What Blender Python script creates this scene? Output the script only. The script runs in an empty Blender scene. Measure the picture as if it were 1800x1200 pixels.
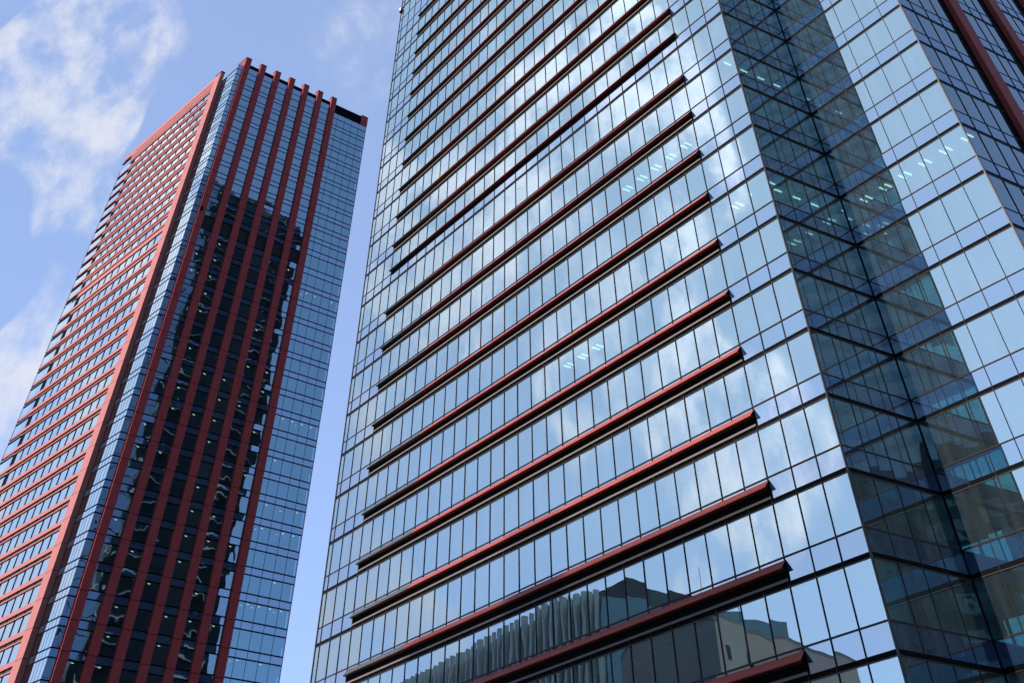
import bpy, math, random
from mathutils import Vector, Matrix

random.seed(7)
SC = bpy.context.scene
COL = SC.collection
R = math.radians

# ------------------------------------------------------------------ camera
F_PX, PITCH, ROLL = 1284.1674, 1.1148168, -0.0147633    # focal length in 1800 px widths
SHIFT = -0.7326511                                      # the lens is shifted, as on a view camera
cam = bpy.data.cameras.new('camera')
cam.sensor_width = 36.0
cam.lens = 36.0 * F_PX / 1800.0
cam.shift_y = SHIFT
cam.clip_start, cam.clip_end = 0.5, 9000
cam_ob = bpy.data.objects.new('camera', cam)
COL.objects.link(cam_ob)
fw = Vector((0, math.cos(PITCH), math.sin(PITCH)))
rt = Vector((1, 0, 0))
up = Vector((0, -math.sin(PITCH), math.cos(PITCH)))
rt2 = rt * math.cos(ROLL) + up * math.sin(ROLL)
up2 = up * math.cos(ROLL) - rt * math.sin(ROLL)
cam_ob.matrix_world = Matrix(((rt2.x, up2.x, -fw.x, 0), (rt2.y, up2.y, -fw.y, 0),
                              (rt2.z, up2.z, -fw.z, 0), (0, 0, 0, 1)))
SC.camera = cam_ob


def project(p):
    """picture position of a point (1800 x 1200), only used to rank panes by size"""
    z = p.dot(fw)
    if z < 1:
        return None
    return 900 + F_PX * p.dot(rt2) / z, 600 + SHIFT * 1800 - F_PX * p.dot(up2) / z


# ------------------------------------------------------------------ light
SUN_HEAD, SUN_EL = -119.43, 42.0                         # heading from +Y, clockwise
sd = Vector((math.sin(R(SUN_HEAD)) * math.cos(R(SUN_EL)), math.cos(R(SUN_HEAD)) * math.cos(R(SUN_EL)), math.sin(R(SUN_EL))))
sun = bpy.data.lights.new('sun', 'SUN')
sun.energy = 4.6
sun.angle = R(0.5)
sun.color = (1.0, 0.93, 0.84)
sun_ob = bpy.data.objects.new('sun', sun)
sun_ob.rotation_mode = 'QUATERNION'
sun_ob.rotation_quaternion = sd.to_track_quat('Z', 'Y')
COL.objects.link(sun_ob)

SC.view_settings.view_transform = 'Standard'
SC.view_settings.look = 'None'
SC.view_settings.gamma = 1
SC.view_settings.use_curve_mapping = False
SC.view_settings.exposure = 1.0

SC.cycles.use_denoising = True
SC.cycles.max_bounces = 10
SC.cycles.glossy_bounces = 5
SC.cycles.diffuse_bounces = 3
SC.cycles.transparent_max_bounces = 12
SC.cycles.transmission_bounces = 2
SC.cycles.sample_clamp_indirect = 4.0
SC.cycles.caustics_reflective = False
SC.cycles.caustics_refractive = False

# ------------------------------------------------------------------ sky
# direction of a cloud bank, angular radius, density
CLOUDS = [
    (-0.499, 0.744, 0.444, 0.0459, 0.9), (-0.512, 0.72, 0.469, 0.0391, 0.7), (-0.474, 0.77, 0.426, 0.0306, 0.75),
    (-0.422, 0.792, 0.44, 0.0476, 0.8), (-0.441, 0.771, 0.459, 0.0314, 0.75), (-0.401, 0.778, 0.484, 0.0247, 0.6),
    (-0.366, 0.769, 0.524, 0.051, 0.52), (-0.473, 0.736, 0.484, 0.0485, 0.68), (-0.473, 0.787, 0.397, 0.0374, 0.6),
    (-0.458, 0.808, 0.37, 0.0331, 0.6), (-0.425, 0.828, 0.367, 0.0442, 0.52), (-0.457, 0.825, 0.332, 0.0382, 0.9),
    (-0.439, 0.839, 0.321, 0.0348, 0.7), (-0.271, 0.809, 0.522, 0.0527, 0.38), (-0.206, 0.81, 0.549, 0.0723, 0.3),
    (-0.337, 0.799, 0.498, 0.0425, 0.45), (-0.848, 0.143, 0.511, 0.0521, 1), (-0.878, 0.126, 0.462, 0.042, 1),
    (-0.846, 0.206, 0.492, 0.1008, 1), (-0.85, 0.272, 0.45, 0.1106, 1), (-0.859, 0.304, 0.412, 0.1204, 1),
    (-0.837, 0.354, 0.417, 0.0812, 1), (-0.884, 0.211, 0.417, 0.0812, 0.78), (-0.891, 0.242, 0.385, 0.0658, 0.78),
    (-0.916, 0.183, 0.357, 0.0756, 0.91), (-0.927, 0.201, 0.317, 0.0728, 1), (-0.91, 0.277, 0.309, 0.0728, 0.65),
    (-0.886, 0.324, 0.333, 0.0868, 1), (-0.849, 0.371, 0.376, 0.0784, 0.78), (-0.815, 0.403, 0.416, 0.0672, 1),
    (-0.798, 0.423, 0.428, 0.039, 0.7), (-0.885, 0.36, 0.297, 0.0714, 1), (-0.902, 0.327, 0.283, 0.0714, 0.78),
    (-0.925, 0.257, 0.281, 0.0588, 0.78), (-0.887, 0.393, 0.244, 0.0672, 0.78), (-0.906, 0.363, 0.219, 0.0658, 0.65),
    (-0.837, 0.451, 0.31, 0.06, 0.6), (-0.836, 0.474, 0.275, 0.05, 0.4), (-0.883, 0.426, 0.199, 0.063, 0.65),
    (-0.868, 0.472, 0.153, 0.05, 0.7), (-0.906, 0.388, 0.171, 0.0518, 0.39),
    (-0.754, 0.633, 0.174, 0.085, 0.6), (-0.774, 0.562, 0.292, 0.085, 0.75), (-0.694, 0.583, 0.423, 0.085, 0.6), (-0.83, 0.518, 0.208, 0.085, 0.7), (-0.803, 0.464, 0.375, 0.085, 0.7), (-0.725, 0.489, 0.485, 0.085, 0.65), (-0.695, 0.671, 0.259, 0.085, 0.5),
]
world = bpy.data.worlds.new('World')
SC.world = world
world.use_nodes = True
wn, wl = world.node_tree.nodes, world.node_tree.links
wn.clear()
w_out = wn.new('ShaderNodeOutputWorld')
w_bg = wn.new('ShaderNodeBackground')
w_bg.inputs['Strength'].default_value = 0.15
sky = wn.new('ShaderNodeTexSky')
sky.sky_type = 'NISHITA'
sky.sun_disc = False
sky.sun_elevation = R(SUN_EL)
sky.sun_rotation = R(SUN_HEAD)
sky.air_density = 1.0
sky.dust_density = 0.12
sky.ozone_density = 2.0
sky.altitude = 8000
tc = wn.new('ShaderNodeTexCoord')
nrm = wn.new('ShaderNodeVectorMath')
nrm.operation = 'NORMALIZE'
wl.new(tc.outputs['Generated'], nrm.inputs[0])
# soft, slightly warped direction so that the banks get ragged outlines
wn_warp = wn.new('ShaderNodeTexNoise')
wn_warp.inputs['Scale'].default_value = 7
wn_warp.inputs['Detail'].default_value = 1.5
wl.new(nrm.outputs[0], wn_warp.inputs['Vector'])
wsub = wn.new('ShaderNodeVectorMath'); wsub.operation = 'SUBTRACT'
wsub.inputs[1].default_value = (0.5, 0.5, 0.5)
wl.new(wn_warp.outputs['Color'], wsub.inputs[0])
wsc = wn.new('ShaderNodeVectorMath'); wsc.operation = 'SCALE'
wsc.inputs['Scale'].default_value = 0.085
wl.new(wsub.outputs[0], wsc.inputs[0])
wadd = wn.new('ShaderNodeVectorMath'); wadd.operation = 'ADD'
wl.new(nrm.outputs[0], wadd.inputs[0])
wl.new(wsc.outputs[0], wadd.inputs[1])
acc = None
for cx, cy, cz, rad, wt in CLOUDS:
    d = wn.new('ShaderNodeVectorMath'); d.operation = 'DOT_PRODUCT'
    d.inputs[1].default_value = Vector((cx, cy, cz)).normalized()
    wl.new(wadd.outputs[0], d.inputs[0])
    mr = wn.new('ShaderNodeMapRange'); mr.interpolation_type = 'SMOOTHSTEP'
    mr.inputs['From Min'].default_value = math.cos(rad * 1.8)
    mr.inputs['From Max'].default_value = 1.0
    mr.inputs['To Min'].default_value = 0.0
    mr.inputs['To Max'].default_value = wt
    wl.new(d.outputs['Value'], mr.inputs['Value'])
    if acc is None:
        acc = mr.outputs[0]
    else:
        m = wn.new('ShaderNodeMath'); m.operation = 'MAXIMUM'
        wl.new(acc, m.inputs[0]); wl.new(mr.outputs[0], m.inputs[1])
        acc = m.outputs[0]
cn = wn.new('ShaderNodeTexNoise')
cn.inputs['Scale'].default_value = 17
cn.inputs['Detail'].default_value = 9
cn.inputs['Roughness'].default_value = 0.6
wl.new(nrm.outputs[0], cn.inputs['Vector'])
cnm = wn.new('ShaderNodeMapRange')
cnm.inputs['From Min'].default_value = 0.36
cnm.inputs['From Max'].default_value = 0.72
wl.new(cn.outputs['Fac'], cnm.inputs['Value'])
csum = wn.new('ShaderNodeMath'); csum.operation = 'MULTIPLY'
wl.new(acc, csum.inputs[0]); wl.new(cnm.outputs[0], csum.inputs[1])
cden = wn.new('ShaderNodeMapRange'); cden.interpolation_type = 'SMOOTHSTEP'
cden.inputs['From Min'].default_value = 0.0
cden.inputs['From Max'].default_value = 0.78
cden.inputs['To Max'].default_value = 0.92
wl.new(csum.outputs[0], cden.inputs['Value'])
tint = wn.new('ShaderNodeMix'); tint.data_type = 'RGBA'; tint.blend_type = 'MULTIPLY'
tint.inputs['Factor'].default_value = 1.0
tint.inputs[7].default_value = (1.0, 1.0, 1.0, 1)
wl.new(sky.outputs[0], tint.inputs[6])
cmix = wn.new('ShaderNodeMix'); cmix.data_type = 'RGBA'
# clouds towards the sun are brighter (forward scattering)
sdot = wn.new('ShaderNodeVectorMath'); sdot.operation = 'DOT_PRODUCT'
sdot.inputs[1].default_value = sd
wl.new(nrm.outputs[0], sdot.inputs[0])
sph = wn.new('ShaderNodeMapRange')
sph.inputs['From Min'].default_value = 0.5
sph.inputs['From Max'].default_value = 0.85
sph.inputs['To Min'].default_value = 1.0
sph.inputs['To Max'].default_value = 2.6
wl.new(sdot.outputs['Value'], sph.inputs['Value'])
ccol = wn.new('ShaderNodeVectorMath'); ccol.operation = 'SCALE'
ccol.inputs[0].default_value = (2.6, 2.7, 3.05)
wl.new(sph.outputs[0], ccol.inputs['Scale'])
wl.new(ccol.outputs[0], cmix.inputs[7])
wl.new(cden.outputs[0], cmix.inputs['Factor'])

# a thin veil of high cloud evens out the blue; it too brightens towards the sun
vph = wn.new('ShaderNodeMapRange')
vph.inputs['From Min'].default_value = 0.40
vph.inputs['From Max'].default_value = 0.80
wl.new(sdot.outputs['Value'], vph.inputs['Value'])
vcol = wn.new('ShaderNodeMix'); vcol.data_type = 'RGBA'
vcol.inputs[6].default_value = (1.5, 2.06, 3.45, 1)
vcol.inputs[7].default_value = (3.5, 4.5, 5.5, 1)
wl.new(vph.outputs[0], vcol.inputs['Factor'])
veil = wn.new('ShaderNodeMix'); veil.data_type = 'RGBA'
veil.inputs['Factor'].default_value = 0.60
wl.new(tint.outputs[2], veil.inputs[6])
wl.new(vcol.outputs[2], veil.inputs[7])
wl.new(veil.outputs[2], cmix.inputs[6])
wl.new(cmix.outputs[2], w_bg.inputs['Color'])
wl.new(w_bg.outputs[0], w_out.inputs['Surface'])


# ------------------------------------------------------------------ materials
def new_mat(name):
    m = bpy.data.materials.new(name)
    m.use_nodes = True
    nt = m.node_tree
    nt.nodes.clear()
    out = nt.nodes.new('ShaderNodeOutputMaterial')
    return m, nt.nodes, nt.links, out


def plain(name, col, rough=0.5, metal=0.0, var=0.12, scale=0.6, spec=0.15, lines=0.0):
    """painted or metal surface with slight uneven tone"""
    m, n, l, out = new_mat(name)
    p = n.new('ShaderNodeBsdfPrincipled')
    p.inputs['Roughness'].default_value = rough
    p.inputs['Metallic'].default_value = metal
    p.inputs['Specular IOR Level'].default_value = spec
    t = n.new('ShaderNodeTexCoord')
    no = n.new('ShaderNodeTexNoise')
    no.inputs['Scale'].default_value = scale
    no.inputs['Detail'].default_value = 5
    l.new(t.outputs['Object'], no.inputs['Vector'])
    mr = n.new('ShaderNodeMapRange')
    mr.inputs['To Min'].default_value = 1 - var
    mr.inputs['To Max'].default_value = 1 + var
    l.new(no.outputs['Fac'], mr.inputs['Value'])
    mx = n.new('ShaderNodeVectorMath'); mx.operation = 'SCALE'
    mx.inputs[0].default_value = col
    l.new(mr.outputs[0], mx.inputs['Scale'])
    l.new(mx.outputs[0], p.inputs['Base Color'])
    if lines:
        w = n.new('ShaderNodeTexWave')
        w.bands_direction = 'Z'
        w.inputs['Scale'].default_value = lines
        l.new(t.outputs['Object'], w.inputs['Vector'])
        b = n.new('ShaderNodeBump')
        b.inputs['Strength'].default_value = 0.6
        b.inputs['Distance'].default_value = 0.03
        l.new(w.outputs['Fac'], b.inputs['Height'])
        l.new(b.outputs[0], p.inputs['Normal'])
    l.new(p.outputs[0], out.inputs['Surface'])
    return m


def glass(name, refl, base_r, trans=None, back=None, bump=0.0, bscale=0.5, f_amt=0.9, dirt=0.0):
    """coated facade glass: mirror part + either a see-through tint or an opaque coloured back"""
    m, n, l, out = new_mat(name)
    g = n.new('ShaderNodeBsdfGlossy')
    g.inputs['Color'].default_value = (*refl, 1)
    g.inputs['Roughness'].default_value = 0.0
    if trans:
        b = n.new('ShaderNodeBsdfTransparent')
        b.inputs['Color'].default_value = (*trans, 1)
    else:
        b = n.new('ShaderNodeBsdfDiffuse')
        b.inputs['Color'].default_value = (*back, 1)
    under = b.outputs[0]
    t = n.new('ShaderNodeTexCoord')
    if dirt:
        df = n.new('ShaderNodeBsdfDiffuse')
        df.inputs['Color'].default_value = (0.42, 0.56, 0.62, 1)
        dm = n.new('ShaderNodeMixShader')
        dn = n.new('ShaderNodeTexNoise')
        dn.inputs['Scale'].default_value = 0.9
        dn.inputs['Detail'].default_value = 6
        mp = n.new('ShaderNodeMapping')
        mp.inputs['Scale'].default_value = (1, 1, 0.25)
        l.new(t.outputs['Object'], mp.inputs['Vector'])
        l.new(mp.outputs[0], dn.inputs['Vector'])
        dr = n.new('ShaderNodeMapRange')
        dr.inputs['From Min'].default_value = 0.35
        dr.inputs['From Max'].default_value = 0.75
        dr.inputs['To Min'].default_value = dirt * 0.4
        dr.inputs['To Max'].default_value = dirt
        l.new(dn.outputs['Fac'], dr.inputs['Value'])
        l.new(dr.outputs[0], dm.inputs['Fac'])
        l.new(under, dm.inputs[1])
        l.new(df.outputs[0], dm.inputs[2])
        under = dm.outputs[0]
    fr = n.new('ShaderNodeFresnel')
    fr.inputs['IOR'].default_value = 1.55
    ma = n.new('ShaderNodeMath'); ma.operation = 'MULTIPLY_ADD'
    ma.inputs[1].default_value = f_amt
    ma.inputs[2].default_value = base_r
    ma.use_clamp = True
    l.new(fr.outputs[0], ma.inputs[0])
    mx = n.new('ShaderNodeMixShader')
    l.new(ma.outputs[0], mx.inputs['Fac'])
    l.new(under, mx.inputs[1])
    l.new(g.outputs[0], mx.inputs[2])
    if bump:
        no = n.new('ShaderNodeTexNoise')
        no.inputs['Scale'].default_value = bscale
        no.inputs['Detail'].default_value = 1.0
        l.new(t.outputs['Object'], no.inputs['Vector'])
        bp = n.new('ShaderNodeBump')
        bp.inputs['Strength'].default_value = 1.0
        bp.inputs['Distance'].default_value = bump
        l.new(no.outputs['Fac'], bp.inputs['Height'])
        l.new(bp.outputs[0], g.inputs['Normal'])
    l.new(mx.outputs[0], out.inputs['Surface'])
    return m


def emit(name, col, s):
    m, n, l, out = new_mat(name)
    e = n.new('ShaderNodeEmission')
    e.inputs['Color'].default_value = (*col, 1)
    e.inputs['Strength'].default_value = s
    l.new(e.outputs[0], out.inputs['Surface'])
    return m


M = {
    'vision': glass('clear_glass', (0.82, 0.95, 1.0), 0.44, trans=(0.40, 0.95, 0.94), bump=0.005, bscale=0.3, dirt=0.085),
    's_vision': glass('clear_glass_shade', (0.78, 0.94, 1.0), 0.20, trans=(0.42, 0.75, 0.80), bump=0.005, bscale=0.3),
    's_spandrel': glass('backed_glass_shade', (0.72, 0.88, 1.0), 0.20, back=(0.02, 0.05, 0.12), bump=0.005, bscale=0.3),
    'spandrel': glass('backed_glass', (0.82, 0.90, 1.0), 0.40, back=(0.02, 0.045, 0.10), bump=0.004, bscale=0.35),
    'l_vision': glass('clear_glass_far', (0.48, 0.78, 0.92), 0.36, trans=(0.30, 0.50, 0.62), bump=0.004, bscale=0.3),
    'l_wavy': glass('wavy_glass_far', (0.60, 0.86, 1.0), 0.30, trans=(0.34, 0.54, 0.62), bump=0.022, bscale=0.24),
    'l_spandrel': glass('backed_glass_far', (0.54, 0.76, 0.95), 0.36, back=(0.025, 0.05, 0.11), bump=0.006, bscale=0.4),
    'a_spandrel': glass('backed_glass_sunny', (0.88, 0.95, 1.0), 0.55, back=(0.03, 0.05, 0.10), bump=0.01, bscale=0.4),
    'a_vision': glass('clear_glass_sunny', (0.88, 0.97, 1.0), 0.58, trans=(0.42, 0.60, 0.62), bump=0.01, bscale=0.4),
    'bronze': plain('bronze_frame', (0.026, 0.020, 0.018), 0.5, 0.2, 0.2, 2),
    'black': plain('black_metal_and_shade', (0.004, 0.004, 0.005), 0.7, 0.0, 0.2, 2, spec=0.03),
    'beige': plain('beige_trim', (0.13, 0.11, 0.10), 0.4, 0.0, 0.1, 1),
    'silver': plain('silver_trim', (0.055, 0.05, 0.047), 0.4, 0.3, 0.1, 1),
    'red_fin': plain('red_fin_paint', (0.225, 0.044, 0.037), 0.6, 0.0, 0.12, 0.7),
    'sunlit_panel': plain('sunlit_red_cladding', (0.33, 0.122, 0.118), 0.75, 0.0, 0.10, 0.5),  # same red paint as the fins, lightened for the sunlit wall
    'shaded_panel': plain('shaded_red_cladding', (0.27, 0.045, 0.048), 0.75, 0.0, 0.12, 0.5),  # same red paint, darkened for the shaded finned wall
    'grey_fin': plain('dark_grey_fin', (0.055, 0.056, 0.062), 0.5, 0.1, 0.15, 1),
    'dark_gap': plain('dark_recess', (0.045, 0.042, 0.042), 0.8, 0.0, 0.2, 1),
    'louvre': plain('black_louvre', (0.012, 0.013, 0.016), 0.5, 0.0, 0.2, 1, lines=1.6),
    'slat': plain('dark_slat_cladding', (0.028, 0.034, 0.040), 0.6, 0.0, 0.15, 0.4, lines=1.2),
    'ceiling': plain('pale_ceiling', (0.76, 0.82, 0.80), 0.9, 0.0, 0.05, 0.5),
    'core': plain('core_wall_paint', (0.50, 0.54, 0.52), 0.9, 0.0, 0.2, 0.15),
    'curtain': plain('pale_curtain', (0.62, 0.64, 0.58), 0.9, 0.0, 0.18, 1.3),
    'lamp': emit('lit_lamp', (1.0, 0.98, 0.93), 0.85),
    'warm_lamp': emit('lit_warm_lamp', (1.0, 0.88, 0.62), 0.9),
    'beacon': plain('red_lens', (0.7, 0.02, 0.02), 0.3),
    'sticker': plain('dark_sticker', (0.03, 0.05, 0.08), 0.6),
    'concrete': plain('weathered_concrete', (0.30, 0.29, 0.27), 0.9, 0.0, 0.25, 0.12),
    'pale_fin': plain('pale_fin_paint', (0.15, 0.18, 0.19), 0.5, 0.0, 0.1, 0.2),
    'white_fin': plain('white_fin_paint', (0.62, 0.68, 0.62), 0.5, 0.0, 0.15, 0.05),
    'slate': plain('slate_blue_cladding', (0.62, 0.84, 0.84), 0.7, 0.0, 0.15, 0.06),
    'slate_dark': plain('dark_slate_cladding', (0.022, 0.048, 0.062), 0.7, 0.0, 0.12, 0.1),
    'slate_band': plain('slate_band', (0.40, 0.62, 0.66), 0.7),
    'green_glass': glass('green_glass', (0.55, 0.75, 0.70), 0.18, back=(0.02, 0.05, 0.045), bump=0.02, bscale=0.3),
    'asphalt': plain('asphalt', (0.05, 0.05, 0.052), 0.9, 0.0, 0.25, 0.8),
    'paving': plain('stone_paving', (0.13, 0.125, 0.12), 0.85, 0.0, 0.2, 0.6),
    'blind': plain('roller_blind', (0.50, 0.52, 0.50), 0.9, 0.0, 0.06, 0.5),
    'vent': plain('ceiling_slot', (0.05, 0.06, 0.06), 0.8),
    'roof': plain('roof_membrane', (0.14, 0.14, 0.15), 0.9),
}


# ------------------------------------------------------------------ building helpers
class MB:
    """collects quads and boxes, then links them as ONE mesh object"""
    def __init__(self):
        self.v, self.f, self.mi = [], [], []

    def face(self, pts, mi=0):
        i = len(self.v)
        self.v += [tuple(p) for p in pts]
        self.f.append(tuple(range(i, i + len(pts))))
        self.mi.append(mi)

    def hexa(self, b, t, mi=0):
        """solid from a bottom and a top ring with the same point count"""
        i = len(self.v); n = len(b)
        self.v += [tuple(p) for p in b] + [tuple(p) for p in t]
        self.f.append(tuple(i + k for k in reversed(range(n)))); self.mi.append(mi)
        self.f.append(tuple(i + n + k for k in range(n))); self.mi.append(mi)
        for k in range(n):
            j = (k + 1) % n
            self.f.append((i + k, i + j, i + n + j, i + n + k)); self.mi.append(mi)

    def build(self, name, mats, parent=None):
        me = bpy.data.meshes.new(name)
        base = Vector((0, 0, 0)) if parent is None else root_of(parent).location
        me.from_pydata([(x - base.x, y - base.y, z - base.z) for x, y, z in self.v], [], self.f)
        for m in (mats if isinstance(mats, (list, tuple)) else [mats]):
            me.materials.append(m)
        me.polygons.foreach_set('material_index', self.mi)
        me.update()
        o = bpy.data.objects.new(name, me)
        COL.objects.link(o)
        if parent is not None:
            o.parent = parent
        return o


def root_of(o):
    while o.parent:
        o = o.parent
    return o


def thing(name, loc, label, cat, group=None):
    o = bpy.data.objects.new(name, None)
    o.empty_display_size = 2
    o.location = loc
    COL.objects.link(o)
    o['label'] = label
    o['category'] = cat
    if group:
        o['group'] = group
    return o


class Face:
    """a wall plane: k runs along it, o outward from it"""
    def __init__(self, origin, d, n):
        self.p, self.d, self.n = Vector(origin), Vector(d), Vector(n)

    def at(self, k, o, z):
        q = self.p + self.d * k + self.n * o
        return Vector((q.x, q.y, z))

    def box(self, mb, k0, k1, z0, z1, o0, o1, mi=0):
        q = [self.at(k0, o0, z0), self.at(k1, o0, z0), self.at(k1, o1, z0), self.at(k0, o1, z0)]
        if (q[1] - q[0]).cross(q[3] - q[0]).z < 0:
            q.reverse()
        mb.hexa(q, [Vector((a.x, a.y, z1)) for a in q], mi)

    def prism(self, mb, k0, k1, prof, mi=0):
        """profile of (o, z) swept along k; mi may be a list, one per side"""
        A = [self.at(k0, o, z) for o, z in prof]
        B = [self.at(k1, o, z) for o, z in prof]
        m = len(prof)
        for s in range(m):
            t = (s + 1) % m
            mb.face([A[s], A[t], B[t], B[s]], mi[s] if isinstance(mi, (list, tuple)) else mi)
        c = mi[-1] if isinstance(mi, (list, tuple)) else mi
        mb.face(A, c)
        mb.face(list(reversed(B)), c)

    def pane(self, k0, k1, z0, z1, o=0.0, tilt=0.0018):
        """corner points of a pane, set a hair out of true the way real panes are"""
        tx, tz = random.gauss(0, tilt), random.gauss(0, tilt)
        w, h = (k1 - k0) / 2, (z1 - z0) / 2
        q = [self.at(k0, o - tx * w - tz * h, z0), self.at(k1, o + tx * w - tz * h, z0),
             self.at(k1, o + tx * w + tz * h, z1), self.at(k0, o - tx * w + tz * h, z1)]
        if (q[1] - q[0]).cross(q[3] - q[0]).dot(Vector((self.n.x, self.n.y, 0))) < 0:
            q.reverse()
        return q


def screen_area(q):
    pts = [project(Vector(p)) for p in q]
    if any(p is None for p in pts):
        return 0
    cx = sum(p[0] for p in pts) / 4; cy = sum(p[1] for p in pts) / 4
    if not (-10 < cx < 1810 and -10 < cy < 1210):
        return 0
    a = 0
    for i in range(4):
        x0, y0 = pts[i]; x1, y1 = pts[(i + 1) % 4]
        a += x0 * y1 - x1 * y0
    return abs(a) / 2


def emit_panes(panes, name, parent, keep=100):
    """the largest panes in view become parts of their own, the rest one 'stuff' part"""
    panes.sort(key=lambda t: -t[0])
    rest = {}
    mats = []
    mb = MB()
    for i, (a, q, m) in enumerate(panes):
        if i < keep and a > 0:
            one = MB(); one.face(q); one.build(name, M[m], parent)
        else:
            if m not in mats:
                mats.append(m)
            mb.face(q, mats.index(m))
    if mb.f:
        o = mb.build(name, [M[m] for m in mats], parent)
        o['kind'] = 'stuff'


GROUND_Z = -1.6
V2 = lambda x, y: Vector((x, y, 0))

# =================================================================== the near glass tower
UD = V2(0.565202, -0.824953)          # along the front wall, towards the near right
NF = V2(-0.824953, -0.565202)         # outward from the front walls
BB = V2(0.824953, 0.565202)           # along the return walls, away from the street
NR = V2(0.565202, -0.824953)          # outward from the return walls
C0 = V2(29.49763, 101.81474)          # outer corner
CC = V2(39.90967, 108.94836)          # inner corner
C2 = V2(50.85565, 92.97191)           # right outer corner
LC = V2(-32.10171, 191.72346)         # left corner
W1_LEN = (LC - C0).length
BAY, BAY2, RET = 3.359365, 3.227752, 12.621378
TOP = 214.0
E_GLASS, E_LEN = 82.0, 139.0          # hidden end wall: mirrored glass, then dark slats

office = thing('glass_office_tower', (C0.x, C0.y, GROUND_Z),
               'blue mirrored glass office tower with dark red horizontal sunshade fins, the nearer right hand tower', 'building')


def zrow(i):
    return 67.53153 + (0.53 if i <= 0 else 0.0) - 4.785913 * i


ROWS = list(range(-30, 14))
SP = 1.47                              # height of the small pane above each floor line
f1 = Face(C0, -UD, NF)
fr_ = Face(C0, BB, NR)
f2 = Face(CC, UD, NF)
fs = Face(C2, BB, NR)
fe = Face(LC, BB, V2(-BB.y, BB.x))
S_LEN = 78.0
k1s = [0] + [BAY * j for j in range(1, 33)] + [W1_LEN]
krs = [RET / 4 * j for j in range(5)]
k2s = [BAY2 * j for j in range(7)]
kss = [0, 2.76, 5.72, 8.57, 11.0]
x = 11.0
S_FINS = []
while x + 12.65 < S_LEN:
    S_FINS.append(x)
    kss += [x + 5.5, x + 7.9, x + 10.3, x + 12.65]
    x += 12.65
kss.append(S_LEN)

vis, spa = [], []
for f, ks in ((f1, k1s), (fr_, krs), (f2, k2s), (fs, kss)):
    for a, b in zip(ks[:-1], ks[1:]):
        for i in ROWS:
            if i == -12:
                continue
            zt = zrow(i)
            top = zrow(i - 1) if i > ROWS[0] else TOP
            z_low = zt + SP
            if i == -11:
                cuts = [(zt, 123.5, 'spandrel'), (123.5, 126.7, 'spandrel'), (126.7, zrow(-13), 'vision')]
            else:
                cuts = [(zt, z_low, 'spandrel'), (z_low, top, 'vision')]
            for za, zb, kind in cuts:
                q = f.pane(a + 0.02, b - 0.02, za + 0.03, zb - 0.03)
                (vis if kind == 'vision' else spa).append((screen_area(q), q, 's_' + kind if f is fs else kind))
emit_panes(vis, 'window', office)
emit_panes(spa, 'spandrel_panel', office)

# vertical mullions, one each
ZB, ZT = zrow(13), TOP
for f, ks, o1 in ((f1, k1s[1:-1], 0.09), (fr_, krs[1:-1], 0.05), (f2, k2s[1:-1], 0.05), (fs, kss[1:-1], 0.08)):
    for k in ks:
        mb = MB(); f.box(mb, k - 0.035, k + 0.035, ZB, ZT, -0.12, o1)
        mb.build('mullion', M['bronze'], office)
# corner posts
for f, k, m in ((f1, W1_LEN, 'beige'), (f1, 0.0, 'silver'), (f2, k2s[-1], 'beige')):
    mb = MB(); f.box(mb, k - 0.07, k + 0.07, ZB, ZT, -0.1, 0.13)
    mb.build('corner_post', M[m], office)
mb = MB(); f2.box(mb, -0.09, 0.09, ZB, ZT, -0.12, 0.075); mb.build('corner_post', M['black'], office)


def ring(mb, z0, z1, prot, mi=0):
    f1.box(mb, 0.075, W1_LEN - 0.075, z0, z1, -0.12, prot, mi)
    fr_.box(mb, 0.02, RET - 0.1, z0, z1, -0.12, prot - 0.02, mi)
    f2.box(mb, 0.12, k2s[-1] - 0.075, z0, z1, -0.12, prot - 0.03, mi)
    fs.box(mb, 0.02, S_LEN, z0, z1, -0.12, prot - 0.02, mi)


for i in ROWS:
    z = zrow(i)
    if i != -12:
        mb = MB()
        ring(mb, z - 0.145, z + 0.12, 0.07, 0)  # near-black strip stands in for the shaded recess at the floor line
        ring(mb, z - 0.20, z - 0.15, 0.085, 1)
        mb.build('floor_band', [M['black'], M['silver']], office)
    mb = MB()
    if i == -12:
        ring(mb, 126.65, 126.75, 0.07)
    else:
        zz = 123.5 if i == -11 else z + SP
        ring(mb, zz - 0.045, zz + 0.045, 0.07)
    mb.build('transom', M['bronze'], office)

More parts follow.
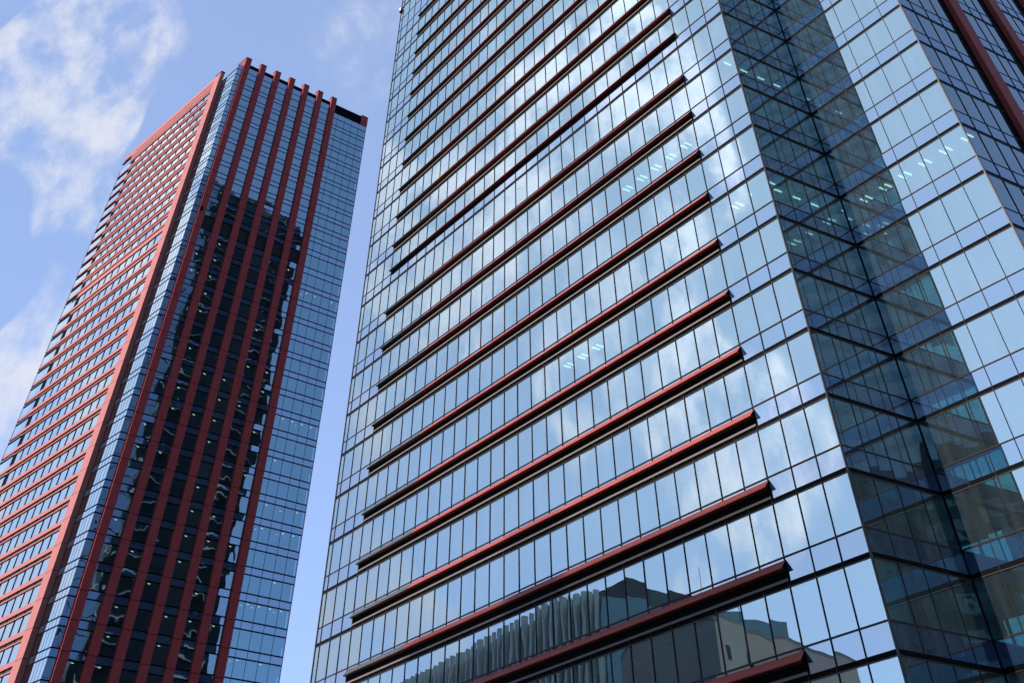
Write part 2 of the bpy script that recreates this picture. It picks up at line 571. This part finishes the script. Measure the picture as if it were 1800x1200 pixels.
# horizontal sunshade fins
FK0, FK1 = 2.96 * BAY, 28.95 * BAY
for i in range(-30, 14):
    if i == -12:
        continue
    z = zrow(i) + (0.95 if i == 0 else 0.0)
    P, APEX, TIP = 0.66, 1.30, 0.84
    fin = MB()
    kf, ku = 23.92 * BAY, 26.96 * BAY
    prof = [(0.03, APEX), (P, TIP), (P, TIP - 0.06), (0.14, TIP - 0.12), (0.14, 0.28), (0.03, 0.28)]
    cuts = [FK0 + (kf - FK0) * t / 10 for t in range(11)]
    for ka, kb in zip(cuts[:-1], cuts[1:]):
        f1.prism(fin, ka, kb - 0.025, prof, [0, 0, 0, 2, 2, 2])  # wall below the soffit is black, standing in for the fin's shade
    f1.prism(fin, kf, ku, prof, [1, 1, 0, 2, 2, 1])
    f1.prism(fin, ku + 0.025, FK1, prof, [1, 1, 1, 2, 2, 1])
    fo = fin.build('sunshade_fin', [M['red_fin'], M['grey_fin'], M['black']], office)
    for ka, kb in ((FK0 - 0.03, FK0 - 0.004), (FK1 + 0.004, FK1 + 0.03)):
        cap = MB()
        f1.prism(cap, ka, kb, [(0.02, APEX + 0.02), (P + 0.02, TIP - 0.01), (P + 0.02, TIP - 0.07), (0.02, TIP - 0.12)])
        cap.build('end_cap', M['black'], fo)
    led = MB()
    if i != 0:
        f1.box(led, FK0 + 0.05, FK1 - 0.05, 0.125, 0.275, 0.098, 0.19)
        lo = led.build('sill_ledge', M['beige'], fo)
        lo.location.z = 0
    # every fin was drawn at height 0: lift it to its floor
    for v in fo.data.vertices:
        v.co.z += z
    for c in fo.children:
        for v in c.data.vertices:
            v.co.z += z

# red vertical fins of the right hand side wall, with dark reveals
for k in S_FINS:
    mb = MB()
    fs.box(mb, k + 1.5, k + 3.8, ZB, TOP, 0.02, 0.8, 0)
    fs.box(mb, k + 0.04, k + 5.46, ZB, TOP, 0.005, 0.03, 1)
    mb.build('vertical_fin', [M['red_fin'], M['black']], office)

# the far end wall (seen only mirrored in the other tower): dark slats, pale ledges
mb = MB(); fe.box(mb, E_GLASS + 0.3, E_LEN, ZB, TOP, -0.4, 0.0); mb.build('slatted_wall', M['slat'], office)
mb = MB(); fe.box(mb, E_GLASS - 0.3, E_GLASS + 0.28, ZB, TOP, -0.3, 0.3); mb.build('corner_post', M['pale_fin'], office)
for i in ROWS[:-1]:
    z = zrow(i)
    for k0, k1 in ((E_GLASS + 2.0, E_GLASS + 16.0), (E_LEN - 17.0, E_LEN - 3.0)):
        mb = MB()
        fe.prism(mb, k0, k1, [(0.005, z + 1.3), (1.3, z + 0.5), (1.3, z + 0.35), (0.005, z + 0.2)])
        mb.build('end_ledge', M['pale_fin'], office)
mb = MB()
for i in ROWS:
    top = zrow(i - 1) if i > ROWS[0] else TOP
    for c in range(12):
        k = 0.1 + c * (E_GLASS - 0.5) / 12
        mb.face(fe.pane(k + 0.06, k + (E_GLASS - 0.5) / 12 - 0.06, zrow(i) + 0.15, top - 0.1, -0.02))
o = mb.build('window', M['spandrel'], office)
o['kind'] = 'stuff'
mb = MB(); fe.box(mb, 0.1, E_GLASS - 0.32, ZB, TOP, -0.4, -0.1); mb.build('end_frame', M['bronze'], office)

# inside: slabs with pale ceilings, a core, a few lit strips
C3 = C2 + BB * S_LEN
poly = [LC, C0, CC, C2, C3, LC + BB * E_LEN]
cen = V2(sum(p.x for p in poly) / 6, sum(p.y for p in poly) / 6)
inner = [LC + BB * .6 + UD * .5, C0 - NF * .35 - UD * .3, CC - NF * .35 - UD * .25 + BB * .3, C2 - NF * .4 - UD * .4,
         C3 - UD * .5 - BB * .4, LC + BB * 76 + UD * .6]
for i in range(-14, 14):
    if i == -12:
        continue
    z = zrow(i)
    mb = MB()
    mb.hexa([Vector((p.x, p.y, z + 0.06)) for p in inner], [Vector((p.x, p.y, z + 1.30)) for p in inner])
    mb.build('floor_slab', M['ceiling'], office)
core = [LC + BB * 14 + UD * 14, C0 + BB * 14 - UD * 14, CC + BB * 14 - UD * 8, C2 + BB * 16 - UD * 9, C3 - BB * 10 - UD * 9, LC + BB * 60 + UD * 14]
mb = MB(); mb.hexa([Vector((p.x, p.y, ZB)) for p in core], [Vector((p.x, p.y, TOP - 1)) for p in core])
mb.build('core_wall', M['core'], office)
mb = MB()
mb.hexa([Vector((p.x, p.y, TOP)) for p in poly], [Vector((p.x, p.y, TOP + 1.2)) for p in poly])
mb.build('roof', M['roof'], office)
mb = MB()
for p0, p1 in ((C3, LC + BB * E_LEN),):
    mb.face([Vector((p0.x, p0.y, GROUND_Z)), Vector((p1.x, p1.y, GROUND_Z)), Vector((p1.x, p1.y, TOP)), Vector((p0.x, p0.y, TOP))])
mb.build('rear_wall', M['slat'], office)
mb = MB(); mb.hexa([Vector((p.x, p.y, GROUND_Z)) for p in poly], [Vector((p.x, p.y, ZB)) for p in poly])
mb.build('ground_storey', M['black'], office)


bl, sl = MB(), MB()
for f, ks in ((f1, k1s), (f2, k2s), (fr_, krs)):
    for i in range(-10, 12):
        if i in (-12, -11):
            continue
        zt, zl = zrow(i - 1) - 0.2, zrow(i) + SP
        for a, b in zip(ks[:-1], ks[1:]):
            if random.random() < (0.16 if f is f1 else 0.08):
                drop = random.choice((0.15, 0.3, 0.3, 0.55, 1.0))
                bl.face([f.at(a + .12, -0.25, zt - (zt - zl) * drop), f.at(b - .12, -0.25, zt - (zt - zl) * drop), f.at(b - .12, -0.25, zt), f.at(a + .12, -0.25, zt)])
            c = (a + b) / 2
            f.box(sl, c - 0.6, c + 0.6, zrow(i - 1) + 0.02, zrow(i - 1) + 0.05, -2.06, -1.94)
            f.box(sl, c - 0.7, c + 0.5, zrow(i - 1) + 0.02, zrow(i - 1) + 0.05, -4.06, -3.94)
o = bl.build('blind', M['blind'], office); o['kind'] = 'stuff'
o = sl.build('ceiling_slot', M['vent'], office); o['kind'] = 'stuff'


def strip(f, k, o, z, along_k, length=1.2):
    mb = MB()
    if along_k:
        f.box(mb, k - length / 2, k + length / 2, z, z + 0.04, o - 0.065, o + 0.065)
    else:
        d = BB
        c = f.at(k, o, z)
        s = Vector((-d.y, d.x, 0)) * 0.065
        q = [c - d * length / 2 - s, c + d * length / 2 - s, c + d * length / 2 + s, c - d * length / 2 + s]
        mb.hexa(q, [p + Vector((0, 0, 0.04)) for p in q])
    return mb.build('ceiling_light', M['lamp'], office)


for row, ks in ((4, [0.5, 1.5, 2.5]), (2, [4.5, 5.5, 6.5, 7.5, 8.5]), (5, [11.5, 12.5, 13.5])):
    for k in ks:
        for dk in (-0.45, 0.45):
            strip(f1, k * BAY + dk, -3.0, zrow(row) - 0.05, False, 1.25)
for k in (0.5, 1.5, 2.5, 3.5, 4.5, 5.5):
    for dk in (-0.45, 0.45):
        strip(f2, k * BAY2 + dk, -3.0, zrow(4) - 0.05, False, 1.25)
for row in (1, 4):
    for k in (1.8, 4.9, 8.1, 11.2):
        strip(fr_, k, -3.0, zrow(row) - 0.05, True, 1.25)


def floor_mark(txt, row, k):
    """floor number stuck on the glass of the return wall, read from inside"""
    c = bpy.data.curves.new('floor_number', 'FONT')
    c.body = txt
    c.size = 2.0
    c.space_character = 1.5
    t = bpy.data.objects.new('tmp', c)
    COL.objects.link(t)
    dg = bpy.context.evaluated_depsgraph_get()
    me = bpy.data.meshes.new_from_object(t.evaluated_get(dg))
    bpy.data.objects.remove(t)
    me.name = 'floor_number'
    base = office.location
    for v in me.vertices:
        p = fr_.at(k + v.co.x, -0.06, zrow(row) - 2.9 + v.co.y)
        v.co = p - base
    me.materials.clear()
    me.materials.append(M['sticker'])
    o = bpy.data.objects.new('floor_number', me)
    COL.objects.link(o)
    o.parent = office


floor_mark('15F', 0, 3.5)
floor_mark('10F', 5, 3.5)

# red obstruction lamp on the left corner
mb = MB()
cpt = f1.at(W1_LEN, 0.3, 129.5)
ring8 = lambda r, dz: [cpt + Vector((r * math.cos(t * math.pi / 4), r * math.sin(t * math.pi / 4), dz)) for t in range(8)]
mb.hexa(ring8(0.2, -0.5), ring8(0.2, 0.0), 1)
mb.hexa(ring8(0.42, 0.003), ring8(0.34, 0.75), 0)
f1.box(mb, W1_LEN - 0.9, W1_LEN - 0.1, 129.1, 129.3, 0.14, 0.35, 1)
mb.build('obstruction_lamp', [M['beacon'], M['black']], office)

# =================================================================== the far red tower
U = 1.0
GX = V2(-114.78047 * U, 304.20413 * U)   # glass corner
A = V2(-0.664524, 0.747267)           # along the sunny wall, away
B = V2(0.747267, 0.664524)            # along the finned wall, away
NA = V2(-0.747267, -0.664524)
NB = V2(0.664524, -0.747267)
B_LEN, A_LEN = 64.38 * U, 94.8 * U
OFF = 1.6 * U
fa = Face(GX + NA * OFF, A, NA)       # outer plane of the red cladding
fg = Face(GX, A, NA)                  # set back glass strip beside the corner
fb = Face(GX, B, NB)
red = thing('red_finned_tower', (GX.x, GX.y, GROUND_Z),
            'far tower clad in dark red with vertical fins, left of the gap of sky', 'building')
G_TOP, P_TOP, FIN_TOP = 182.35 * U, 185.6 * U, 187.2 * U

# storeys as (window bottom, window top); offices below, a tall plant floor, hotel above
storeys = [((125.98 - 4.4 * j) * U, (129.05 - 4.4 * j) * U, 'office') for j in range(0, 28)]
storeys = storeys[::-1] + [(130.75 * U, 134.33 * U, 'plant')] + [((135.91 + 3.81 * n) * U, (138.42 + 3.81 * n) * U, 'hotel') for n in range(12)]
Z0 = storeys[0][0] - 1.3 * U

FIN0, FSP, FW = 2.3 * U, 7.11 * U, 2.506 * U
gaps = [(0.0, FIN0)] + [(FIN0 + FSP * j + FW, FIN0 + FSP * (j + 1)) for j in range(6)]
right = [FIN0 + FSP * 6 + FW, 49.9 * U, 53.49 * U, 57.13 * U, 60.68 * U, B_LEN]
right = list(zip(right[:-1], right[1:]))
vis, spa, cur = [], [], MB()
for s, (za, zb, kind) in enumerate(storeys):
    nxt = storeys[s + 1][0] if s + 1 < len(storeys) else G_TOP
    for cols, wavy in ((gaps, True), (right, False)):
        for ci, (a, b) in enumerate(cols):
            if kind == 'plant' and wavy and ci > 0:
                pass
            else:
                q = fb.pane(a + 0.02, b - 0.02, za + 0.05, zb - 0.05, 0.0, 0.004 if wavy else 0.0015)
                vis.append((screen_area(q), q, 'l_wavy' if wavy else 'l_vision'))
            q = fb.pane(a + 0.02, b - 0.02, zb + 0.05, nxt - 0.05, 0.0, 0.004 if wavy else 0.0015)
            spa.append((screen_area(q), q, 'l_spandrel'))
            # curtains and blinds
            if kind == 'hotel' or (kind == 'office' and random.random() < 0.16):
                w = b - a
                r = random.random()
                if kind == 'hotel':
                    segs = [(0, 1)] if r < .55 else ([(0, .55)] if r < .68 else ([(.4, 1)] if r < .8 else ([(0, .3), (.75, 1)] if r < .9 else [])))
                    zc0 = za
                else:
                    segs = [(0, 1)]
                    zc0 = za + (zb - za) * random.choice((0.1, 0.45, 0.6))
                for s0, s1 in segs:
                    n = max(2, int((s1 - s0) * w / 0.16))
                    for t in range(n):
                        ka = a + w * (s0 + (s1 - s0) * t / n); kb = a + w * (s0 + (s1 - s0) * (t + 1) / n)
                        oa, ob = (-0.30, -0.36) if t % 2 else (-0.36, -0.30)
                        cur.face([fb.at(ka, oa, zc0), fb.at(kb, ob, zc0), fb.at(kb, ob, zb), fb.at(ka, oa, zb)])
# extra top row between the fins
for a, b in gaps:
    q = fb.pane(a + 0.02, b - 0.02, G_TOP + 0.05, 184.2 * U)
    spa.append((screen_area(q), q, 'l_spandrel'))
# glass strip round the corner
for s, (za, zb, kind) in enumerate(storeys):
    nxt = storeys[s + 1][0] if s + 1 < len(storeys) else G_TOP
    for a, b in ((0, 1.9 * U), (1.9 * U, 4.0 * U), (4.0 * U, 5.64 * U), (5.64 * U, 8.4 * U), (8.4 * U, 11.2 * U)):
        q = fg.pane(a + 0.02, b - 0.02, za + 0.05, zb - 0.05, 0, 0.002)
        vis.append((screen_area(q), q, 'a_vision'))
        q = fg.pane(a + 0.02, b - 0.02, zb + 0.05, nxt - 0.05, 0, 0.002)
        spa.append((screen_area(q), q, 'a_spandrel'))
# windows of the sunny wall
A0, APIT, NBAY = 16.7 * U, 5.38 * U, 12
AEND = 83.3 * U
a_rows = []
for za, zb, kind in storeys:
    a_rows.append((za - 0.05 * U, za + (2.05 if kind == 'hotel' else 2.67) * U, kind))
for za, zb, kind in a_rows:
    for j in range(NBAY):
        k = A0 + APIT * j
        q = fa.pane(k + 0.03, k + APIT - (0.8 if kind == 'hotel' else 0.62), za, zb, -0.32, 0.003)
        vis.append((screen_area(q), q, 'a_vision'))
        if kind == 'hotel' and random.random() < 0.5:
            cur.face([fa.at(k + .1, -0.6, za), fa.at(k + APIT - .6, -0.6, za), fa.at(k + APIT - .6, -0.6, zb), fa.at(k + .1, -0.6, zb)])
    q = fa.pane(AEND + 0.5, A_LEN - 0.2, za, zb, -0.28, 0.002)
    vis.append((screen_area(q), q, 'a_vision'))
    nx = za - (1.76 if kind == 'hotel' else 1.73) * U
    q = fa.pane(AEND + 0.5, A_LEN - 0.2, nx, za - 0.04, -0.28, 0.002)
    spa.append((screen_area(q), q, 'a_spandrel'))
emit_panes(vis, 'window', red)
emit_panes(spa, 'spandrel_panel', red)
co = cur.build('curtain', M['curtain'], red)
co['kind'] = 'stuff'

# frames of the finned wall
mb_names = []
for a, b in right[:-1]:
    mb = MB(); fb.box(mb, b - 0.05, b + 0.05, Z0, G_TOP, -0.15, 0.05); mb.build('mullion', M['black'], red)
for k in (1.9 * U, 4.0 * U, 5.64 * U, 8.4 * U):
    mb = MB(); fg.box(mb, k - 0.03, k + 0.03, Z0, G_TOP, -0.15, 0.04); mb.build('mullion', M['bronze'], red)
for s, (za, zb, kind) in enumerate(storeys):
    mb = MB()
    for z in (za, zb):
        h = 0.11 if kind != 'plant' else 0.12
        fb.box(mb, 0.02, B_LEN, z - h, z + h, -0.15, 0.06)
        fg.box(mb, 0.02, 16.4 * U, z - h, z + h, -0.15, 0.08)
    mb.build('transom', M['black'], red)
mb = MB()
fb.box(mb, 0.02, B_LEN, G_TOP - 0.12, G_TOP + 0.04, -0.15, 0.06)
fg.box(mb, 0.02, 16.4 * U, G_TOP - 0.12, G_TOP + 0.25, -0.15, 0.08)
mb.build('transom', M['black'], red)
# vertical dividers every gap of the mullion grid behind the corner: dark louvres next to the column
mb = MB(); fg.box(mb, 11.25 * U, 16.4 * U, Z0, G_TOP - 0.15, -0.3, -0.05)
mb.build('louvre_panel', M['louvre'], red)
for k in (12.4 * U, 13.4 * U):
    mb = MB(); fg.box(mb, k - 0.05, k + 0.05, Z0, G_TOP - 0.15, -0.045, 0.06); mb.build('mullion', M['grey_fin'], red)
# black plant floor between the fins
for a, b in gaps[1:]:
    mb = MB(); fb.box(mb, a + 0.01, b - 0.01, 130.9 * U, 134.2 * U, -0.25, -0.06); mb.build('louvre_panel', M['louvre'], red)

# tall red fins
f_out = 0.8 * U
for j in range(7):
    k = FIN0 + FSP * j
    mb = MB()

    def fin_box(z0, z1, k0, k1, d0, d1, mi):
        q = []
        for kk, dd in ((k0, d0), (k1, d0), (k1, d1), (k0, d1)):
            p = GX + B * kk + NB * dd
            q.append(Vector((p.x, p.y, z0)))
        if (q[1] - q[0]).cross(q[3] - q[0]).z < 0:
            q.reverse()
        mb.hexa(q, [Vector((p.x, p.y, z1)) for p in q], mi)

    joints = [Z0] + [s[0] - 0.3 * U for s in storeys[1:]] + [181.2 * U]
    fin_box(Z0, 182.0 * U, k + 0.03, k + FW - 0.03, 0.0, f_out - 0.03, 1)
    for z0, z1 in zip(joints[:-1], joints[1:]):
        fin_box(z0 + 0.05, z1 - 0.05, k, k + FW, 0.012, f_out, 0)
    back = 5.6 if j == 0 else 1.3
    fin_box(181.25 * U, 184.3 * U, k, k + FW, -0.05, f_out, 0)
    fin_box(184.3 * U + 0.004 if j else 182.6 * U, FIN_TOP, k, k + FW, -back, f_out if j else f_out - 0.004, 0)
    fin_box(FIN_TOP + 0.003, FIN_TOP + 0.22, k - 0.05, k + FW + 0.05, -back - 0.05, f_out + 0.05, 1)
    mb.build('vertical_fin', [M['shaded_panel'], M['black']], red)
# small camera box on the first fin
q = GX + B * (FIN0 + 0.65) + NB * (f_out + 0.01)
mb = MB()
fb2 = Face(V2(q.x, q.y), B, NB)
fb2.box(mb, -0.4, 0.4, 134.8 * U, 136.0 * U, -0.1, 0.35)
fb2.box(mb, -0.2, 0.2, 135.1 * U, 135.7 * U, 0.352, 0.5)
mb.build('camera_box', M['black'], red)

# parapet and right corner
mb = MB(); fb.box(mb, FIN0 + 0.2, 61.4 * U, G_TOP + 0.06, P_TOP, -0.9, -0.12); mb.build('parapet', M['black'], red)
mb = MB()
fb.box(mb, 61.45 * U, B_LEN + 0.3, G_TOP + 0.06, 185.8 * U, -1.6, 0.12, 0)
fb.box(mb, 61.4 * U, B_LEN + 0.35, 185.8 * U + 0.003, 186.05 * U, -1.65, 0.17, 1)
mb.build('corner_block', [M['shaded_panel'], M['black']], red)
mb = MB(); fb.box(mb, B_LEN + 0.003, B_LEN + 0.2, Z0, G_TOP, -0.8, 0.05); mb.build('corner_post', M['shaded_panel'], red)

# red corner column of the sunny wall
CK0, CK1 = 11.75 * U, 16.45 * U
mb = MB()
zz = [Z0] + [s[0] - 0.3 * U for s in storeys[1:]] + [182.0 * U, 185.6 * U]
for z0, z1 in zip(zz[:-1], zz[1:]):
    fa.box(mb, CK0, CK1, z0 + 0.04, z1 - 0.04, -OFF + 0.02, 0.06, 0)
fa.box(mb, CK0 + 0.04, CK1 - 0.04, Z0, 185.5 * U, -OFF + 0.05, 0.03, 1)
fa.box(mb, CK0 - 0.05, CK1 + 0.05, 185.61 * U, 186.0 * U, -OFF - 0.03, 0.11, 1)
mb.build('corner_column', [M['sunlit_panel'], M['black']], red)

# red bands of the sunny wall: two per storey with a dark recess between
for s, (za, zb, kind) in enumerate(a_rows):
    below = a_rows[s - 1][1] if s else za - 1.7 * U
    up0 = za - (0.62 if kind == 'hotel' else 0.8) * U
    gap0 = up0 - (0.55 if kind == 'hotel' else 0.66) * U
    mb = MB()
    fa.box(mb, CK1 + 0.01, A_LEN - 1.6, up0, za, -0.55, 0.02, 0)
    fa.box(mb, A_LEN - 1.58, A_LEN - 0.6, up0 - 0.03, za - 0.35, -0.45, 0.0, 1)
    mb.build('sunshade_band', [M['sunlit_panel'], M['black']], red)
    mb = MB()
    fa.box(mb, CK1 + 0.01, AEND, below, gap0, -0.55, 0.0, 0)
    fa.box(mb, AEND + 0.02, A_LEN - 0.5, gap0 - 0.2, gap0, -0.6, -0.02, 1)
    fa.box(mb, CK1 + 0.01, AEND + 0.8, gap0, up0, -0.6, -0.28, 2)
    mb.build('sunshade_band', [M['sunlit_panel'], M['black'], M['dark_gap']], red)
ztop = a_rows[-1][1]
z = ztop
hh = (185.4 * U - ztop) / 7.6
bands = [(0.0, 0.75, 0), (0.75, 1.35, 2), (1.35, 2.6, 0), (2.6, 3.2, 2), (3.2, 4.7, 0), (4.7, 5.3, 2), (5.3, 7.6, 0)]
mb = MB()
for a0, a1, mi in bands:
    fa.box(mb, CK1 + 0.01, AEND + 3 if mi == 0 else AEND, z + a0 * hh, z + a1 * hh - 0.003, -0.6, 0.0 if mi == 0 else -0.3, mi)
fa.box(mb, AEND + 3.02, A_LEN + 0.1, 182.4 * U, 182.9 * U, -0.6, 0.0, 1)
fa.box(mb, AEND, A_LEN - 1.0, 183.4 * U, 185.3 * U, -0.62, -0.02, 0)
mb.build('parapet', [M['sunlit_panel'], M['black'], M['dark_gap']], red)
# dark piers between the windows of the sunny wall
for j in range(1, NBAY + 1):
    k = A0 + APIT * j
    mb = MB(); fa.box(mb, k - 0.6, k + 0.0, Z0, ztop, -0.5, -0.22)
    mb.build('pier', M['black'], red)
mb = MB(); fa.box(mb, A_LEN - 0.18, A_LEN + 0.02, Z0, ztop, -0.6, -0.2); mb.build('corner_post', M['silver'], red)
mb = MB(); fa.box(mb, A0 + APIT * NBAY + 0.02, AEND + 0.4, Z0, ztop, -0.5, -0.2)
mb.build('pier', M['black'], red)

# body, slabs, roof
pA = GX + NA * OFF + A * A_LEN
pB = GX + B * B_LEN
bk0, bk1 = pA + B * (B_LEN + OFF) , pB + A * A_LEN
bodyin = [GX + A * .5 + B * .5, pA - A * 1 + B * 2.2, bk1 - A * 1 - B * 1, pB - B * .5 + A * .5]
for za, zb, kind in storeys[8:]:
    mb = MB()
    mb.hexa([Vector((p.x, p.y, zb + 0.02)) for p in bodyin], [Vector((p.x, p.y, zb + (0.75 if kind != 'plant' else 0.9))) for p in bodyin])
    mb.build('floor_slab', M['ceiling'], red)
core = [GX + A * 10 + B * 10, GX + A * (A_LEN - 8) + B * 10, GX + A * (A_LEN - 10) + B * (B_LEN - 10), GX + A * 10 + B * (B_LEN - 8)]
mb = MB(); mb.hexa([Vector((p.x, p.y, Z0)) for p in core], [Vector((p.x, p.y, 182 * U)) for p in core]); mb.build('core_wall', M['core'], red)
shell = [GX + A * 1 + B * 1, pA - A * 1 + B * 2.4, bk1 - A * .5 - B * .5, pB + A * 1 - B * 1]
mb = MB(); mb.hexa([Vector((p.x, p.y, G_TOP + .05)) for p in shell], [Vector((p.x, p.y, G_TOP + 0.5)) for p in shell]); mb.build('roof', M['roof'], red)
low = [GX + A * .3 + B * .3, pA - A * .3 + B * .3, bk1, pB + A * .3 - B * .1]
mb = MB(); mb.hexa([Vector((p.x, p.y, GROUND_Z)) for p in low], [Vector((p.x, p.y, Z0)) for p in low]); mb.build('ground_storey', M['black'], red)
mb = MB()
for p0, p1 in ((pA + B * 2.2, bk1), (bk1, pB + A * 1.2)):
    mb.face([Vector((p0.x, p0.y, Z0)), Vector((p1.x, p1.y, Z0)), Vector((p1.x, p1.y, G_TOP)), Vector((p0.x, p0.y, G_TOP))])
mb.build('rear_wall', M['slat'], red)

# lit ceiling fixtures behind the finned wall
cols = [((a + b) / 2, True) for a, b in gaps[1:]] + [((a + b) / 2, False) for a, b in right[1:]]
nl = 0
for s, (za, zb, kind) in enumerate(storeys):
    if kind != 'office' or za < 40 * U:
        continue
    rowlit = random.random()
    for ci, (k, fin_zone) in enumerate(cols):
        pr = 0.42 if fin_zone else (0.8 if rowlit > 0.72 else 0.02)
        if random.random() > pr or nl >= 98:
            continue
        nl += 1
        mb = MB()
        for dk, do in ((0.0, -1.7), (0.4, -2.1)) if random.random() < .6 else ((0.0, -1.7), (0.4, -2.1), (-0.9, -3.8)):
            c = fb.at(k + dk - 0.1, do, zb - 0.03)
            q = [c + B * 0.3 + NB * .09, c - B * 0.3 + NB * .09, c - B * 0.3 - NB * .09, c + B * 0.3 - NB * .09]
            mb.hexa(q[::-1], [p + Vector((0, 0, 0.03)) for p in q[::-1]])
        mb.build('ceiling_light', M['warm_lamp'], red)

# =================================================================== what the glass mirrors behind the viewer, and added unseen blocks
def block(mb, pts, z0, z1, mi=0):
    q = [V2(*p) for p in pts]
    a = sum(q[i].x * q[(i + 1) % len(q)].y - q[(i + 1) % len(q)].x * q[i].y for i in range(len(q)))
    if a < 0:
        q.reverse()
    mb.hexa([Vector((p.x, p.y, z0)) for p in q], [Vector((p.x, p.y, z1)) for p in q], mi)


ga, gb, gc = V2(-240, 284), V2(-186, 222), V2(-162, 187)
H = 54.5
glassb = thing('fin_faced_building', (-186, 222, GROUND_Z),
               'dark green glass block with pale upright fins mirrored in the lowest windows', 'building')
mb = MB(); block(mb, [(ga.x, ga.y), (gb.x, gb.y), (gc.x, gc.y), (-210, 150), (-290, 240)], GROUND_Z, H)
mb.build('wall', M['green_glass'], glassb)
mb = MB(); block(mb, [(-192, 214), (-170, 183), (-205, 165), (-225, 205)], H, H + 3.5)
mb.build('roof', M['grey_fin'], glassb)
for p0, p1, cnt in ((ga, gb, 22), (gb, gc, 14)):
    d = (p1 - p0).normalized(); L_ = (p1 - p0).length
    nn = Vector((d.y, -d.x, 0))
    if nn.dot(V2(0, 150) - p0) < 0:
        nn = -nn
    ff = Face(p0, d, nn)
    for t in range(cnt):
        k = (t + 0.5) * L_ / cnt
        mb = MB(); ff.box(mb, k - 0.5, k + 0.5, GROUND_Z + 6, H + 1.2, 0.01, 1.2)
        mb.build('pale_fin', M['white_fin'], glassb)

concb = thing('concrete_building', (-125, 150, GROUND_Z),
              'weathered grey concrete block mirrored in the bottom windows near the corner', 'building')
CH = 42.5
mb = MB(); block(mb, [(-118, 164), (-122, 151), (-177, 131), (-190, 150), (-150, 180)], GROUND_Z, CH)
mb.build('wall', M['concrete'], concb)
mb = MB(); block(mb, [(-118, 164), (-122, 151), (-177, 131), (-190, 150), (-150, 180)], CH + .002, CH + 0.5); mb.build('roof', M['roof'], concb)
d = (V2(-177, 131) - V2(-122, 151)).normalized()
ff = Face(V2(-122, 151), d, Vector((-d.y, d.x, 0)))
for k, z in ((6, CH - 4), (14, CH - 4), (6, CH - 11), (14, CH - 11)):
    mb = MB(); ff.box(mb, k - 0.7, k + 0.7, z - 0.8, z + 0.8, -0.05, 0.03); mb.build('window', M['black'], concb)
for k in (3.0, 18.0):
    mb = MB(); ff.box(mb, k - 0.04, k + 0.04, CH + 0.5, CH + 7, -3, -2.92); mb.build('antenna', M['black'], concb)

tallb = thing('fin_shading_block', (-390, -20, GROUND_Z),
              'tall grey slab block, unseen, added towards the sun to shade the lower fins', 'building')
away = V2(math.sin(R(SUN_HEAD)), math.cos(R(SUN_HEAD)))
E0 = C0 - UD * 80.6 + away * 380  # unseen block, placed and sized to shade the lower fins
TH = 26.0 + 380 * math.tan(R(SUN_EL))
mb = MB(); block(mb, [tuple(p)[:2] for p in (E0, E0 + UD * 135, E0 + UD * 135 + away * 30, E0 + away * 30)], GROUND_Z, TH)
mb.build('wall', M['concrete'], tallb)
mb = MB(); block(mb, [tuple(p)[:2] for p in (E0 + UD * 24, E0 + UD * 36, E0 + UD * 36 + away * 20, E0 + UD * 24 + away * 20)], TH, TH + 3.0)  # roof box shaped to drop a shaded patch on one fin
mb.build('roof', M['roof'], tallb)
ft = Face(E0, UD, -NF)
for s in range(14):
    for c in range(9):
        mb = MB(); ft.box(mb, 4 + c * 13, 13 + c * 13, 14 + s * 12.5, 18 + s * 12.5, 0.02, 0.1); mb.build('window', M['green_glass'], tallb)

darkb = thing('dark_office_block', (-45, -45, GROUND_Z),
              'low dark office block behind the viewer, mirrored in the shaded corner of the near tower', 'building')
DH = 64.0
mb = MB(); block(mb, [(-95, -18), (18, -62), (4, -98), (-109, -54)], GROUND_Z, DH); mb.build('wall', M['slate_dark'], darkb)
mb = MB(); block(mb, [(-60, -38), (-20, -54), (-25, -70), (-66, -52)], DH, DH + 4); mb.build('roof', M['slat'], darkb)
dd = (V2(18, -62) - V2(-95, -18)).normalized()
ff = Face(V2(-95, -18), dd, Vector((-dd.y, dd.x, 0)))
for r_ in range(12):
    mb = MB(); ff.box(mb, 2, 119, 6 + r_ * 4.8, 8.6 + r_ * 4.8, 0.02, 0.08); mb.build('window', M['green_glass'], darkb)

backb = thing('added_teal_tower', (-50, -75, GROUND_Z),
              'tall pale teal tower added behind the viewer to tone what the recessed corner mirrors', 'building')
mb = MB(); block(mb, [(-104, -36), (4, -92), (-16, -130), (-124, -74)], GROUND_Z, 230); mb.build('wall', M['slate'], backb)  # added only for the tone it gives the mirrored recess
mb = MB(); block(mb, [(-90, -52), (-10, -94), (-22, -116), (-102, -74)], 230.003, 234); mb.build('roof', M['grey_fin'], backb)
dd = (V2(4, -92) - V2(-104, -36)).normalized()
ff = Face(V2(-104, -36), dd, Vector((-dd.y, dd.x, 0)))
for r_ in range(49):
    mb = MB(); ff.box(mb, 0.5, 121, 6 + r_ * 4.5, 7.6 + r_ * 4.5, 0.02, 0.12); mb.build('floor_band', M['slate_band'], backb)

# =================================================================== ground
mb = MB(); mb.face([(-4000, -4000, GROUND_Z), (4000, -4000, GROUND_Z), (4000, 4000, GROUND_Z), (-4000, 4000, GROUND_Z)])
g = mb.build('ground', M['asphalt']); g['kind'] = 'structure'
mb = MB()
block(mb, [(-60, -12), (60, -12), (90, 60), (48, 85), (24, 96), (-40, 185), (-90, 150)], GROUND_Z + 0.004, GROUND_Z + 0.13)
g = mb.build('pavement', M['paving']); g['kind'] = 'structure'
